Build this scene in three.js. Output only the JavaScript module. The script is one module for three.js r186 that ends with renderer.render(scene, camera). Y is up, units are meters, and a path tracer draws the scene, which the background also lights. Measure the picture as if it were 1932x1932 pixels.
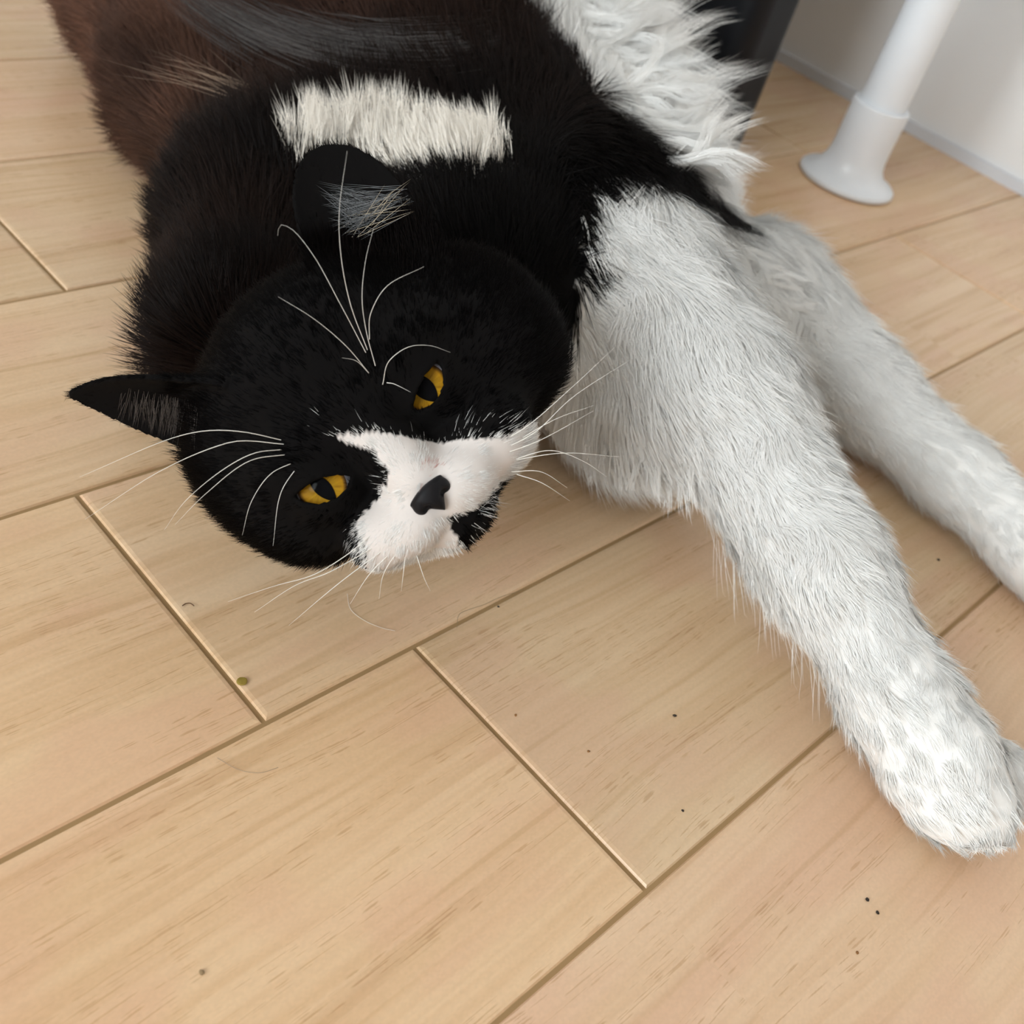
import * as THREE from 'three';
import { RoundedBoxGeometry } from 'three/addons/geometries/RoundedBoxGeometry.js';
import { mergeGeometries } from 'three/addons/utils/BufferGeometryUtils.js';
import { RectAreaLightUniformsLib } from 'three/addons/lights/RectAreaLightUniformsLib.js';

// ---------------------------------------------------------------- camera, light, exposure
const scene = new THREE.Scene();
const renderer = new THREE.WebGLRenderer({ antialias: true });
renderer.toneMapping = THREE.LinearToneMapping;
renderer.toneMappingExposure = 0.49;
renderer.shadowMap.enabled = true;
const V = (x, y, z) => new THREE.Vector3(x, y, z);
const FOCAL = 2046, EYE = V(0, 0.26, 0);                 // focal length in pixels of the 1932 frame
const pitch = 39.3 * Math.PI / 180, roll = 19.2 * Math.PI / 180, yaw = 0.5906;
const Fw = V(-Math.sin(yaw) * Math.cos(pitch), -Math.sin(pitch), -Math.cos(yaw) * Math.cos(pitch));
const R0 = V(Math.cos(yaw), 0, -Math.sin(yaw)), U0 = R0.clone().cross(Fw);
const Rt = R0.clone().multiplyScalar(Math.cos(roll)).addScaledVector(U0, Math.sin(roll));
const Up = U0.clone().multiplyScalar(Math.cos(roll)).addScaledVector(R0, -Math.sin(roll));
const camera = new THREE.PerspectiveCamera(2 * Math.atan(966 / FOCAL) * 180 / Math.PI, 1, 0.02, 30);
camera.position.copy(EYE); camera.up.copy(Up); camera.lookAt(EYE.clone().add(Fw));
camera.focus = 0.315; camera.userData.fStop = 17;
scene.background = new THREE.Color(0.9, 0.95, 1.0);
scene.backgroundIntensity = 1;
RectAreaLightUniformsLib.init();
const WIN1 = 41, WIN2 = 4.5;                                // brightness of the two frosted windows
const GLOW = [0.90, 0.965, 1.0];

const ray = (px, py) => Fw.clone().addScaledVector(Rt, (px - 966) / FOCAL).addScaledVector(Up, -(py - 966) / FOCAL);
const at = (px, py, h) => { const d = ray(px, py); return EYE.clone().addScaledVector(d, (h - EYE.y) / d.y); };   // a place h metres above the floor
let seed = 7;
const rnd = () => { seed = (seed + 0x6d2b79f5) | 0; let t = Math.imul(seed ^ (seed >>> 15), 1 | seed); t = (t + Math.imul(t ^ (t >>> 7), 61 | t)) ^ t; return ((t ^ (t >>> 14)) >>> 0) / 4294967296; };
const rr = (a, b) => a + (b - a) * rnd();
const gauss = () => (rnd() + rnd() + rnd() + rnd() - 2) * 0.866;
const clamp = (x, a = 0, b = 1) => Math.min(b, Math.max(a, x));
const smooth = (a, b, x) => { const t = clamp((x - a) / (b - a)); return t * t * (3 - 2 * t); };
const mix = (a, b, t) => a + (b - a) * t;
const hash3 = (x, y, z) => { let h = Math.imul(x, 374761393) ^ Math.imul(y, 668265263) ^ Math.imul(z, 1274126177); h = Math.imul(h ^ (h >>> 13), 1274126177); h = Math.imul(h ^ (h >>> 16), 2246822519); return ((h ^ (h >>> 15)) >>> 0) / 4294967296; };
function noise3(x, y, z) {
  const X = Math.floor(x), Y = Math.floor(y), Z = Math.floor(z); let u = x - X, v = y - Y, w = z - Z;
  u = u * u * (3 - 2 * u); v = v * v * (3 - 2 * v); w = w * w * (3 - 2 * w);
  const l = (a, b, t) => a + (b - a) * t, h = (i, j, k) => hash3(X + i, Y + j, Z + k);
  return l(l(l(h(0, 0, 0), h(1, 0, 0), u), l(h(0, 1, 0), h(1, 1, 0), u), v), l(l(h(0, 0, 1), h(1, 0, 1), u), l(h(0, 1, 1), h(1, 1, 1), u), v), w);
}
function tag(o, label, category, group, kind) {
  if (label) o.userData.label = label; if (category) o.userData.category = category;
  if (group) o.userData.group = group; if (kind) o.userData.kind = kind;
  return o;
}
function put(name, geometry, material, parent = scene) {
  const m = new THREE.Mesh(geometry, material); m.name = name; m.castShadow = m.receiveShadow = true; parent.add(m); return m;
}
const std = (o) => new THREE.MeshPhysicalMaterial(o);

// ---------------------------------------------------------------- room
const X0 = -1.9, X1 = 2.0, ZB = -0.9235, ZF = 2.6, H = 2.4, TH = 0.1;
function box(x0, x1, y0, y1, z0, z1) { const g = new THREE.BoxGeometry(x1 - x0, y1 - y0, z1 - z0); g.translate((x0 + x1) / 2, (y0 + y1) / 2, (z0 + z1) / 2); return g; }
const wallMat = std({ color: new THREE.Color(0.52, 0.50, 0.47), roughness: 0.6 });
const panelMat = std({ color: new THREE.Color(0.88, 0.88, 0.88), roughness: 0.45 });
const S = (name, g, m, parent) => tag(put(name, g, m, parent), null, null, null, parent ? null : 'structure');
S('wall_back', box(X0, X1, 0, H, ZB - TH, ZB), panelMat);
S('baseboard_back', box(X0, X1, 0, 0.009, ZB, ZB + 0.004), std({ color: new THREE.Color(0.72, 0.74, 0.78), roughness: 0.5 }));
S('wall_right', box(X1, X1 + TH, 0, H, ZB - TH, ZF + TH), wallMat);
S('ceiling', box(X0 - TH, X1 + TH, H, H + TH, ZB - TH, ZF + TH), wallMat);
function wallWithHole(axis, name, a0, a1, h0, h1, lo, hi, p0, p1) {
  const parts = [];
  const add = (u0, u1, v0, v1) => parts.push(axis === 'z' ? box(u0, u1, v0, v1, p0, p1) : box(p0, p1, v0, v1, u0, u1));
  add(lo, a0, 0, H); add(a1, hi, 0, H); add(a0, a1, 0, h0); add(a0, a1, h1, H);
  return S(name, mergeGeometries(parts), wallMat);
}
const paneMat = std({ color: new THREE.Color(0.6, 0.62, 0.63), roughness: 0.3 });
const frameMat = std({ color: new THREE.Color(0.7, 0.7, 0.7), roughness: 0.4 });
function windowUnit(axis, name, a0, a1, h0, h1, pin, power, face = -1) {   // face: the way its light goes along the axis
  // frame bars, frosted lit panes, and an area light of the same size in front of them
  const w = a1 - a0, h = h1 - h0, b = 0.05, bars = [];
  const bar = (u0, u1, v0, v1) => bars.push(axis === 'z' ? box(u0, u1, v0, v1, Math.min(pin, pin - face * 0.05), Math.max(pin, pin - face * 0.05)) : box(Math.min(pin, pin - face * 0.05), Math.max(pin, pin - face * 0.05), v0, v1, u0, u1));
  bar(a0, a0 + b, h0, h1); bar(a1 - b, a1, h0, h1); bar(a0, a1, h0, h0 + b); bar(a0, a1, h1 - b, h1); bar((a0 + a1) / 2 - b / 2, (a0 + a1) / 2 + b / 2, h0, h1);
  const f = tag(put(name, mergeGeometries(bars), frameMat), null, null, null, 'structure');
  const glow = new THREE.MeshStandardMaterial({ color: 0x888888, roughness: 0.3, emissive: new THREE.Color(...GLOW), emissiveIntensity: power * 0.35 });
  for (const [u0, u1] of [[a0 + b, (a0 + a1) / 2 - b / 2], [(a0 + a1) / 2 + b / 2, a1 - b]]) {
    const pane = put('pane', axis === 'z' ? box(u0, u1, h0 + b, h1 - b, pin - face * 0.025 - 0.005, pin - face * 0.025 + 0.005) : box(pin - face * 0.025 - 0.005, pin - face * 0.025 + 0.005, h0 + b, h1 - b, u0, u1), paneMat, f);
    const film = new THREE.PlaneGeometry(u1 - u0, h - 2 * b);   // the frosted face that glows into the room
    if (axis === 'z') film.rotateY(face < 0 ? Math.PI : 0); else film.rotateY(face < 0 ? -Math.PI / 2 : Math.PI / 2);
    const mid = (u0 + u1) / 2, dep = pin - face * 0.0185; film.translate(axis === 'z' ? mid : dep, (h0 + h1) / 2, axis === 'z' ? dep : mid); put('frosted_film', film, glow, pane);
    const L = new THREE.RectAreaLight(new THREE.Color(...GLOW), power, u1 - u0, h - 2 * b);
    if (axis === 'z') { L.position.set((u0 + u1) / 2, (h0 + h1) / 2, pin + face * 0.01); L.lookAt((u0 + u1) / 2, (h0 + h1) / 2, pin - face); }
    else { L.position.set(pin + face * 0.01, (h0 + h1) / 2, (u0 + u1) / 2); L.lookAt(pin - face, (h0 + h1) / 2, (u0 + u1) / 2); }
    scene.add(L);
  }
}
wallWithHole('z', 'wall_front', -0.7, 0.7, 0.25, 2.15, X0, X1, ZF, ZF + TH);
windowUnit('z', 'window_1', -0.7, 0.7, 0.25, 2.15, ZF + 0.02, WIN1);
wallWithHole('x', 'wall_left', -0.25, 1.75, 0.3, 2.15, ZB - TH, ZF + TH, X0 - TH, X0);
windowUnit('x', 'window_2', -0.25, 1.75, 0.3, 2.15, X0 - 0.02, WIN2, 1);

// ---------------------------------------------------------------- floor of embossed wood-look planks
const PW = 0.1075, PL = 0.5735, GAP = 0.0014;
function woodTexture(k) {
  const w = 768, h = 2048, d = new Uint8Array(w * h * 4), hd = new Uint8Array(w * h * 4);
  const A = [231, 200, 164], B = [215, 178, 138], C = [224, 184, 152], D = [184, 143, 102];
  for (let y = 0; y < h; y++) for (let x = 0; x < w; x++) {
    const u = x / w * PW * 1000, v = y / h * PL * 1000;                        // millimetres across and along
    const wob = 5 * noise3(v / 160, u / 70, k * 9.1) + 1.2 * noise3(v / 38, u / 18, k * 3.3);
    const us = u + wob * 2.2;
    const broad = noise3(us / 10, v / 260, 11 + k) * 0.45 + noise3(us / 3.6, v / 150, 31 + k) * 0.4 + noise3(us / 1.7, v / 90, 41 + k) * 0.15;
    const fine = noise3(us / 1.1, v / 42, 51 + k), hair = noise3(us / 0.3, v / 7.5, 71 + k);
    const blot = noise3(u / 24, v / 60, 91 + k) * 0.6 + noise3(u / 9, v / 21, 101 + k) * 0.4;
    let t = smooth(0.25, 0.8, broad * 0.72 + fine * 0.28), pk = smooth(0.45, 0.75, blot);
    const pore = smooth(0.74, 0.9, hair) * smooth(0.42, 0.7, noise3(us / 7, v / 55, 131 + k)) * 0.55;
    const cr = smooth(0.62, 0.82, noise3(us / 2.3, v / 95, 151 + k)) * smooth(0.45, 0.7, broad) * 0.35;
    const i = (y * w + x) * 4, q = 0.985 + 0.03 * noise3(u / 0.6, v / 0.8, 5);
    for (let c = 0; c < 3; c++) { let z = mix(A[c], B[c], t * 0.62); z = mix(z, C[c], pk * 0.55); z = mix(z, D[c], Math.min(1, pore * 0.8 + cr * 0.6)); d[i + c] = z * q; }
    d[i + 3] = 255; const b = 200 - 120 * pore - 25 * fine; hd[i] = hd[i + 1] = hd[i + 2] = b; hd[i + 3] = 255;
  }
  const make = (data, srgb) => { const t = new THREE.DataTexture(data, w, h); t.wrapS = t.wrapT = THREE.RepeatWrapping; t.magFilter = THREE.LinearFilter; if (srgb) t.colorSpace = THREE.SRGBColorSpace; t.needsUpdate = true; return t; };
  return [make(d, true), make(hd, false)];
}
const woods = [0, 1, 2].map(woodTexture);
const TONES = [[1, 1, 1], [0.95, 0.96, 0.97], [1, 0.97, 0.93], [0.92, 0.93, 0.92], [0.98, 0.96, 0.98]];
const plankMats = [];
for (const [m, b] of woods) for (const t of TONES) plankMats.push(std({ map: m, bumpMap: b, bumpScale: 0.00012, color: new THREE.Color(...t), roughness: 0.27, specularIntensity: 0.8 }));
function plankGeometry(len, off) {                        // eased top edges, 4 mm deep
  const x = PW / 2 - GAP / 2, z = len / 2 - GAP / 2, rings = [[0, -0.004], [0, -0.0009], [0.0005, -0.0002], [0.0017, 0]], pos = [], uv = [], idx = [];
  for (const [e, y] of rings) for (const [sx, sz] of [[-1, 1], [1, 1], [1, -1], [-1, -1]]) { const px = sx * (x - e), pz = sz * (z - e); pos.push(px, y, pz); uv.push(px / PW + 0.5, pz / PL + off); }
  for (let r = 0; r < 3; r++) for (let c = 0; c < 4; c++) { const a = r * 4 + c, b = r * 4 + (c + 1) % 4; idx.push(a, b, b + 4, a, b + 4, a + 4); }
  idx.push(12, 13, 14, 12, 14, 15);
  const g = new THREE.BufferGeometry(); g.setAttribute('position', new THREE.Float32BufferAttribute(pos, 3)); g.setAttribute('uv', new THREE.Float32BufferAttribute(uv, 2)); g.setIndex(idx);
  const n = g.toNonIndexed(); n.computeVertexNormals(); return n;
}
const floor = S('floor', box(X0, X1, -0.06, -0.0009, ZB - TH, ZF), std({ color: new THREE.Color(0.36, 0.225, 0.10), roughness: 0.8 }));
const ROWS = [-0.0413, -0.1453, -0.2554, -0.3666, -0.4739, -0.5786];   // left edges of the rows seen, by X
const JOINT = { 0: 0.1, 1: -0.1884, 2: -0.1321, 3: 0.13, 4: -0.1854, 5: 0.08 };
{
  const gs = [0, 0.31, 0.57, 0.83].map((o) => plankGeometry(PL, o));
  for (let r = -5; r < 14; r++) {
    const xl = r >= 0 && r <= 5 ? ROWS[r] : r < 0 ? ROWS[0] - r * PW : ROWS[5] - (r - 5) * PW;
    const j = r in JOINT ? JOINT[r] : hash3(r, 5, 9) * PL;
    const far = r > 8 ? ZB : ZB;
    for (let k = -4; k < 6; k++) {
      let z0 = j + k * PL, z1 = z0 + PL;                  // a plank runs from z0 to z1
      if (z1 < ZB + 0.02 || z0 > 1.15) continue;
      const h = hash3(r + 40, k + 40, 3), cut = Math.max(z0, ZB);
      let g = gs[Math.floor(h * 4)], zc = (z0 + z1) / 2;
      if (cut > z0) { g = plankGeometry(z1 - cut, h); zc = (z1 + cut) / 2; }
      const p = put('plank', g, plankMats[Math.floor(hash3(r + 7, k + 90, 11) * plankMats.length)], floor);
      const xr = r >= 1 && r <= 5 ? ROWS[r - 1] : xl + PW; p.position.set((xl + xr) / 2, 0, zc); p.scale.x = (xr - xl) / PW;
    }
  }
  // the rest of the room's floor, behind the camera and out to the side walls
  const mk = (x0, x1, z0, z1) => { const g = box(x0, x1, -0.004, -0.0002, z0, z1); put('floorboards', g, plankMats[2], floor); };
  mk(ROWS[0] + 6 * PW, X1, ZB, ZF); mk(X0, ROWS[5] - 8 * PW, ZB, ZF); mk(ROWS[5] - 8 * PW, ROWS[0] + 6 * PW, 1.72, ZF);
}

// ---------------------------------------------------------------- white pole with a flared foot
{
  const p = at(1594, 343, 0), t = new THREE.Group(); t.name = 'tension_pole'; t.position.set(p.x, 0.0003, p.z); scene.add(t);
  tag(t, 'white plastic pole with stepped sleeve and flared foot on the floor by the wall', 'pole');
  const white = std({ color: new THREE.Color(0.83, 0.86, 0.90), roughness: 0.3, clearcoat: 0.2, clearcoatRoughness: 0.3 });
  const lathe = (pts) => new THREE.LatheGeometry(pts.map(([x, y]) => new THREE.Vector2(x, y)), 56);
  put('foot', lathe([[0, 0.0], [0.0335, 0.0], [0.0352, 0.0012], [0.0350, 0.0034], [0.0335, 0.0048], [0.0290, 0.0066], [0.0245, 0.0100], [0.0214, 0.0150], [0.0201, 0.0215], [0.0199, 0.030]]), white, t);
  put('sleeve', lathe([[0.0199, 0.029], [0.0200, 0.040], [0.0202, 0.0562], [0.0199, 0.0572], [0.0190, 0.0576], [0.0166, 0.0576]]), white, t);
  put('tube', lathe([[0.0163, 0.03], [0.0163, 2.3], [0.0163, 2.4 - 0.001]]), white, t);
}
// ---------------------------------------------------------------- slim black cabinet behind the belly
{
  const c = at(1404, 286, 0), w = 0.5, d = 0.054, h = 0.6, r = 0.016, t = new THREE.Group(); t.name = 'cabinet';   // c: its far right corner
  t.position.set(c.x - w / 2, 0.0002, c.z + d / 2 - 0.003); scene.add(t);
  tag(t, 'slim black cabinet with rounded edges standing behind the cat\'s white belly near the pole', 'cabinet');
  const black = std({ color: new THREE.Color(0.005, 0.0055, 0.0075), roughness: 0.4, specularIntensity: 0.5 });
  const rim = (x, y, q) => { const s = new THREE.Shape(); s.moveTo(-x + q, -y); s.lineTo(x - q, -y); s.absarc(x - q, -y + q, q, -Math.PI / 2, 0); s.lineTo(x, y - q); s.absarc(x - q, y - q, q, 0, Math.PI / 2); s.lineTo(-x + q, y); s.absarc(-x + q, y - q, q, Math.PI / 2, Math.PI); s.lineTo(-x, -y + q); s.absarc(-x + q, -y + q, q, Math.PI, Math.PI * 1.5); return s; };
  const solid = (x, y, q, y0, y1, bv) => { const g = new THREE.ExtrudeGeometry(rim(x - bv, y - bv, q - bv), { depth: y1 - y0 - 2 * bv, bevelEnabled: true, bevelSize: bv, bevelThickness: bv, bevelSegments: 2, curveSegments: 14 }); g.rotateX(-Math.PI / 2); g.translate(0, y0 + bv, 0); return g; };
  put('cabinet_body', solid(w / 2, d / 2, r, 0, h, 0.0015), black, t);
  put('cabinet_top', solid(w / 2 + 0.003, d / 2 + 0.003, r + 0.002, h, h + 0.02, 0.004), black, t);
}

// ---------------------------------------------------------------- the cat
// Signed distances: the head is measured in millimetres in its own frame (x to the cat's left, y to the crown, z out of the face), the body in metres.
const HS = 0.94, HO = at(710, 822, 0.082);                 // size of the head's millimetre, and the middle between the eyes
const HZ = EYE.clone().sub(HO).normalize();
const HY = Rt.clone().multiplyScalar(-0.714).addScaledVector(Up, 0.70); HY.addScaledVector(HZ, -HY.dot(HZ)).normalize();
const HX = HY.clone().cross(HZ).normalize();
const toHead = (p) => { const x = p.x - HO.x, y = p.y - HO.y, z = p.z - HO.z; const k = 1000 / HS; return [(x * HX.x + y * HX.y + z * HX.z) * k, (x * HY.x + y * HY.y + z * HY.z) * k, (x * HZ.x + y * HZ.y + z * HZ.z) * k]; };
const fromHead = (x, y, z) => HO.clone().addScaledVector(HX, x * HS / 1000).addScaledVector(HY, y * HS / 1000).addScaledVector(HZ, z * HS / 1000);
const headDir = (x, y, z) => V(0, 0, 0).addScaledVector(HX, x).addScaledVector(HY, y).addScaledVector(HZ, z).normalize();
// a point z millimetres in front of the face plane, found along a line of sight (used to measure the face off the photograph)
const hpx = (px, py, z) => { const d = ray(px, py), n = HO.clone().addScaledVector(HZ, z * HS / 1000).sub(EYE).dot(HZ) / d.dot(HZ); return EYE.clone().addScaledVector(d, n); };
const hyp = (a, b, c = 0) => Math.sqrt(a * a + b * b + c * c);
const smin = (a, b, k) => { const h = Math.max(k - Math.abs(a - b), 0) / k; return Math.min(a, b) - h * h * k * 0.25; };
const smax = (a, b, k) => -smin(-a, -b, k);
const ell = (x, y, z, c, r) => { const a = (x - c[0]) / r[0], b = (y - c[1]) / r[1], d = (z - c[2]) / r[2], k0 = hyp(a, b, d), k1 = hyp(a / r[0], b / r[1], d / r[2]); return k1 < 1e-9 ? -Math.min(...r) : k0 * (k0 - 1) / k1; };
const cap = (x, y, z, a, b, ra, rb) => { const dx = b[0] - a[0], dy = b[1] - a[1], dz = b[2] - a[2], t = clamp(((x - a[0]) * dx + (y - a[1]) * dy + (z - a[2]) * dz) / (dx * dx + dy * dy + dz * dz)); return hyp(x - a[0] - dx * t, y - a[1] - dy * t, z - a[2] - dz * t) - ra - (rb - ra) * t; };

const EYES = [                                            // centre, radius, tilt of the slit between the lids
  { c: [-21.0, 0.5, -9.5], r: 10.2, tilt: -0.44, len: 8.4, up: 2.3, low: 4.1, look: [-0.06, 0.02], slit: 2.5 },
  { c: [20.0, 0.0, -10.5], r: 10.2, tilt: 0.30, len: 7.8, up: 1.3, low: 4.4, look: [-0.08, 0.0], slit: 3.0 },
];
function lidOpening(x, y, e) {                            // negative between the lids (2D, millimetres)
  const c = Math.cos(e.tilt), s = Math.sin(e.tilt), u = (x - e.c[0]) * c + (y - e.c[1]) * s, v = -(x - e.c[0]) * s + (y - e.c[1]) * c;
  const rl = (e.len * e.len + e.low * e.low) / (2 * e.low), ru = (e.len * e.len + e.up * e.up) / (2 * e.up);
  return Math.max(hyp(u, v - (rl - e.low)) - rl, hyp(u, v + (ru - e.up)) - ru);
}
const EARS = [
  { b: [39, 42, -34], t: [55, 77, -44], n: [0.1, -0.2, 0.96], w: 20, cup: 0.020 },      // upright ear, its cup towards the camera
  { b: [-31, 45, -32], t: [-59, 75, -36], n: [-0.45, -0.62, 0.62], w: 18, cup: 0.026 },   // ear that points left, its cup turned down
].map((e) => { const a = V(e.t[0] - e.b[0], e.t[1] - e.b[1], e.t[2] - e.b[2]), l = a.length(); a.normalize(); const n = V(...e.n); n.addScaledVector(a, -n.dot(a)).normalize(); const w = a.clone().cross(n); return { ...e, a, l, n, wv: w }; });
function earLocal(x, y, z, e) { const dx = x - e.b[0], dy = y - e.b[1], dz = z - e.b[2]; return [dx * e.wv.x + dy * e.wv.y + dz * e.wv.z, dx * e.a.x + dy * e.a.y + dz * e.a.z, dx * e.n.x + dy * e.n.y + dz * e.n.z]; }
function ear(x, y, z, e) {
  const [w, a, n] = earLocal(x, y, z, e);
  if (a > e.l + 12 || Math.abs(w) > e.w + 14 || Math.abs(n) > 40) return 12;
  const t = clamp((a + 8) / (e.l + 8)), half = e.w * (e.b[0] > 0 ? Math.sqrt(Math.max(0, 1 - Math.pow(t, 2.6))) : 1.04 - 0.35 * t - 0.66 * t * t * t);
  const side = (Math.abs(w) - Math.max(half, 0.2)) * 0.85, top = a - e.l, bot = -12 - a;
  const curve = n - e.cup * w * w * (1 - 0.4 * t) - 0.002 * a * a * 0 + 2;
  return smax(smax(Math.max(side, bot), top, 3), Math.abs(curve) - 1.5 + 0.6 * t, 1.2);
}
function sdHead(x, y, z) {
  let d = ell(x, y, z, [0, 20, -38], [41, 37, 38]);
  d = smin(d, ell(x, y, z, [-26, -1, -26], [20.5, 20, 20]), 16);
  d = smin(d, ell(x, y, z, [25, -6, -26], [22, 23, 21]), 16);
  d = smin(d, ell(x, y, z, [45, -1, -42], [24, 31, 26]), 18);
  d = smin(d, ell(x, y, z, [-30, 18, -40], [21, 26, 24]), 16);
  d = smin(d, ell(x, y, z, [0, -28, -18], [20, 13, 18]), 12);
  for (const s of [-1, 1]) {
    d = smin(d, ell(x, y, z, [s * 19, 11, -9], [14, 8, 10]), 9);
    d = smin(d, ell(x, y, z, s > 0 ? [19, -24, -6] : [-18.5, -22, -6], s > 0 ? [13, 11, 12] : [12, 9.5, 11.5]), 8);
    if (s > 0) d = smin(d, ell(x, y, z, [26, -25, -12], [10, 10.5, 13]), 8);
  }
  d = smin(d, cap(x, y, z, [0, 8, -8], [-1, -17, 4], 10, 8), 9);
  for (const s of [-1, 1]) d = smin(d, ell(x, y, z, [s * 8.5 - 1.5, s > 0 ? -26.5 : -25.5, 3], [11.5, s > 0 ? 8.5 : 7.8, 9.5]), 4);
  d = smin(d, ell(x, y, z, [0.5, -34.3, -3], [11.5, 7, 9]), 4);
  d = smax(d, -cap(x, y, z, [-1.8, -29, 14], [-1.5, -34, 10], 0.7, 0.7), 1.2);
  for (const s of [-1, 1]) d = smax(d, -cap(x, y, z, [-1.5, -33, 9], [s * 13 - 1, -34.5, 3], 0.7, 0.7), 1.4);
  for (const e of EYES) {
    const q = hyp(x - e.c[0], y - e.c[1], z - e.c[2]);
    if (q > 24) continue;
    d = smin(d, q - e.r - 1.5, 4);
    if (z > e.c[2]) d = smax(d, -lidOpening(x, y, e), 0.9);
    d = Math.max(d, e.r - 0.25 - q);
  }
  for (const e of EARS) d = smin(d, ear(x, y, z, e), 5);
  return d;
}
// body: tapered bones between joints [x, y, h, r]; each carries how its fur lies (comb towards, length in mm, lift, colour: 0 black, 1 white)
const J = (px, py, h, r) => ({ p: at(px, py, h), r });
const dirOf = (a, b) => b.clone().sub(a).normalize();
const tailward = dirOf(at(900, 420, 0.05), at(640, -120, 0.05));
const rightward = dirOf(at(900, 200, 0.05), at(1400, 180, 0.05));
const bones = [];
function bone(a, b, o) { bones.push({ a: a.p, b: b.p, ra: a.r, rb: b.r, k: 0.03, comb: o.comb ?? tailward, len: 20, lift: 0.35, white: 0, brown: 0, ...o }); }
const arm = [J(1135, 430, 0.075, 0.036), J(1350, 740, 0.055, 0.027), J(1545, 1060, 0.036, 0.0205), J(1700, 1320, 0.022, 0.0165), J(1775, 1440, 0.019, 0.0175)];
for (let i = 0; i < 4; i++) bone(arm[i], arm[i + 1], { comb: dirOf(arm[i].p, arm[i + 1].p), len: [18, 11, 8.5, 7][i], lift: 0.4, white: 1, k: 0.012 });
bone(arm[4], J(1830, 1510, 0.016, 0.0135), { comb: dirOf(arm[3].p, arm[4].p), len: 6.5, lift: 0.3, white: 1, k: 0.008 });
for (const [x, y, h, r] of [[1745, 1510, 0.0125, 0.0085], [1800, 1545, 0.0125, 0.009], [1862, 1545, 0.0125, 0.009], [1905, 1490, 0.0125, 0.0085]]) bone(J(x - 22, y - 45, 0.016, 0.010), J(x, y, h, r), { comb: dirOf(arm[3].p, arm[4].p), len: 6, lift: 0.25, white: 1, k: 0.004 });
const arm2 = [J(1440, 560, 0.035, 0.033), J(1620, 735, 0.024, 0.022), J(1805, 900, 0.0195, 0.0168), J(1965, 1045, 0.018, 0.0165), J(2055, 1130, 0.017, 0.016)];
for (let i = 0; i < 4; i++) bone(arm2[i], arm2[i + 1], { comb: dirOf(arm2[i].p, arm2[i + 1].p), len: [14, 10, 7, 6][i], lift: 0.4, white: 1, k: 0.012 });
bone(J(1090, 640, 0.04, 0.030), J(1200, 760, 0.034, 0.026), { comb: dirOf(at(1150, 600, 0.05), at(1230, 900, 0)), len: 22, lift: 0.4, white: 1 });      // chest
bone(J(1080, 430, 0.055, 0.045), J(1330, 560, 0.04, 0.035), { comb: dirOf(at(1150, 500, 0.05), at(1350, 760, 0.03)), len: 18, lift: 0.35, white: 1 });
bone(J(870, 520, 0.056, 0.042), J(960, 340, 0.058, 0.046), { len: 17, lift: 0.38 });                                       // neck to chest
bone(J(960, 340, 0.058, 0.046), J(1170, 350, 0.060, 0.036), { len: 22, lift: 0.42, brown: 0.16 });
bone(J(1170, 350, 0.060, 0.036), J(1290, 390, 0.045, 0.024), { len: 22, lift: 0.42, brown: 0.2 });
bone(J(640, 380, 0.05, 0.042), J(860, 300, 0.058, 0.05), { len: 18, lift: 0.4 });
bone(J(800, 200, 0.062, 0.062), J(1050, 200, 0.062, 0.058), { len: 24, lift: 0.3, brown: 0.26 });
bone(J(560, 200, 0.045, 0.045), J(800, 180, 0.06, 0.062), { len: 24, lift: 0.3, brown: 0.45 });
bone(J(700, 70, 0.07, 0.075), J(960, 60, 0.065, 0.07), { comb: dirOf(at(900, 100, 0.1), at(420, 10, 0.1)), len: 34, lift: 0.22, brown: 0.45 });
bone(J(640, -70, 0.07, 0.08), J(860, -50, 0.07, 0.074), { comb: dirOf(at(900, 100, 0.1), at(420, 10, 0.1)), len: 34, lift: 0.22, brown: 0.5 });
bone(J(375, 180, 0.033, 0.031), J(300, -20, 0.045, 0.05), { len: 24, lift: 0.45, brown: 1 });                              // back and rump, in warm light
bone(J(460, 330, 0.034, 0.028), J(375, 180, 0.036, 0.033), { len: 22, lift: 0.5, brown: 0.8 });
bone(J(490, 430, 0.038, 0.028), J(450, 640, 0.038, 0.028), { len: 20, lift: 0.5, brown: 0.1 });                            // ruff behind the crown
bone(J(475, 430, 0.038, 0.028), J(620, 340, 0.046, 0.038), { len: 18, lift: 0.45 });
bone(J(1075, 90, 0.055, 0.044), J(1140, 220, 0.047, 0.035), { comb: dirOf(at(1000, 200, 0.05), at(1420, 120, 0.05)), len: 40, lift: 0.5, white: 1 });     // belly
bone(J(1035, 0, 0.06, 0.044), J(1075, 90, 0.055, 0.044), { comb: dirOf(at(1000, 100, 0.05), at(1400, 40, 0.05)), len: 40, lift: 0.5, white: 1 });
bone(J(1140, 220, 0.047, 0.035), J(1240, 310, 0.038, 0.026), { comb: dirOf(at(1100, 250, 0.05), at(1420, 330, 0.02)), len: 40, lift: 0.45, white: 1 });
const boneD = (p, b) => cap(p.x, p.y, p.z, [b.a.x, b.a.y, b.a.z], [b.b.x, b.b.y, b.b.z], b.ra, b.rb);
for (const b of bones) { b.A = b.a.toArray(); b.B = b.b.toArray(); }
function sdBody(x, y, z) {
  let d = 1;
  for (const b of bones) { const c = cap(x, y, z, b.A, b.B, b.ra, b.rb); d = d > 0.9 ? c : smin(d, c, b.k); }
  if (Math.abs(d) < 0.012) d += 0.0016 * (noise3(x * 120, y * 120, z * 120) - 0.5) + 0.0012 * (noise3(x * 260, y * 260, z * 260) - 0.5);
  return smax(d, 0.0012 - y, 0.004);
}
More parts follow.
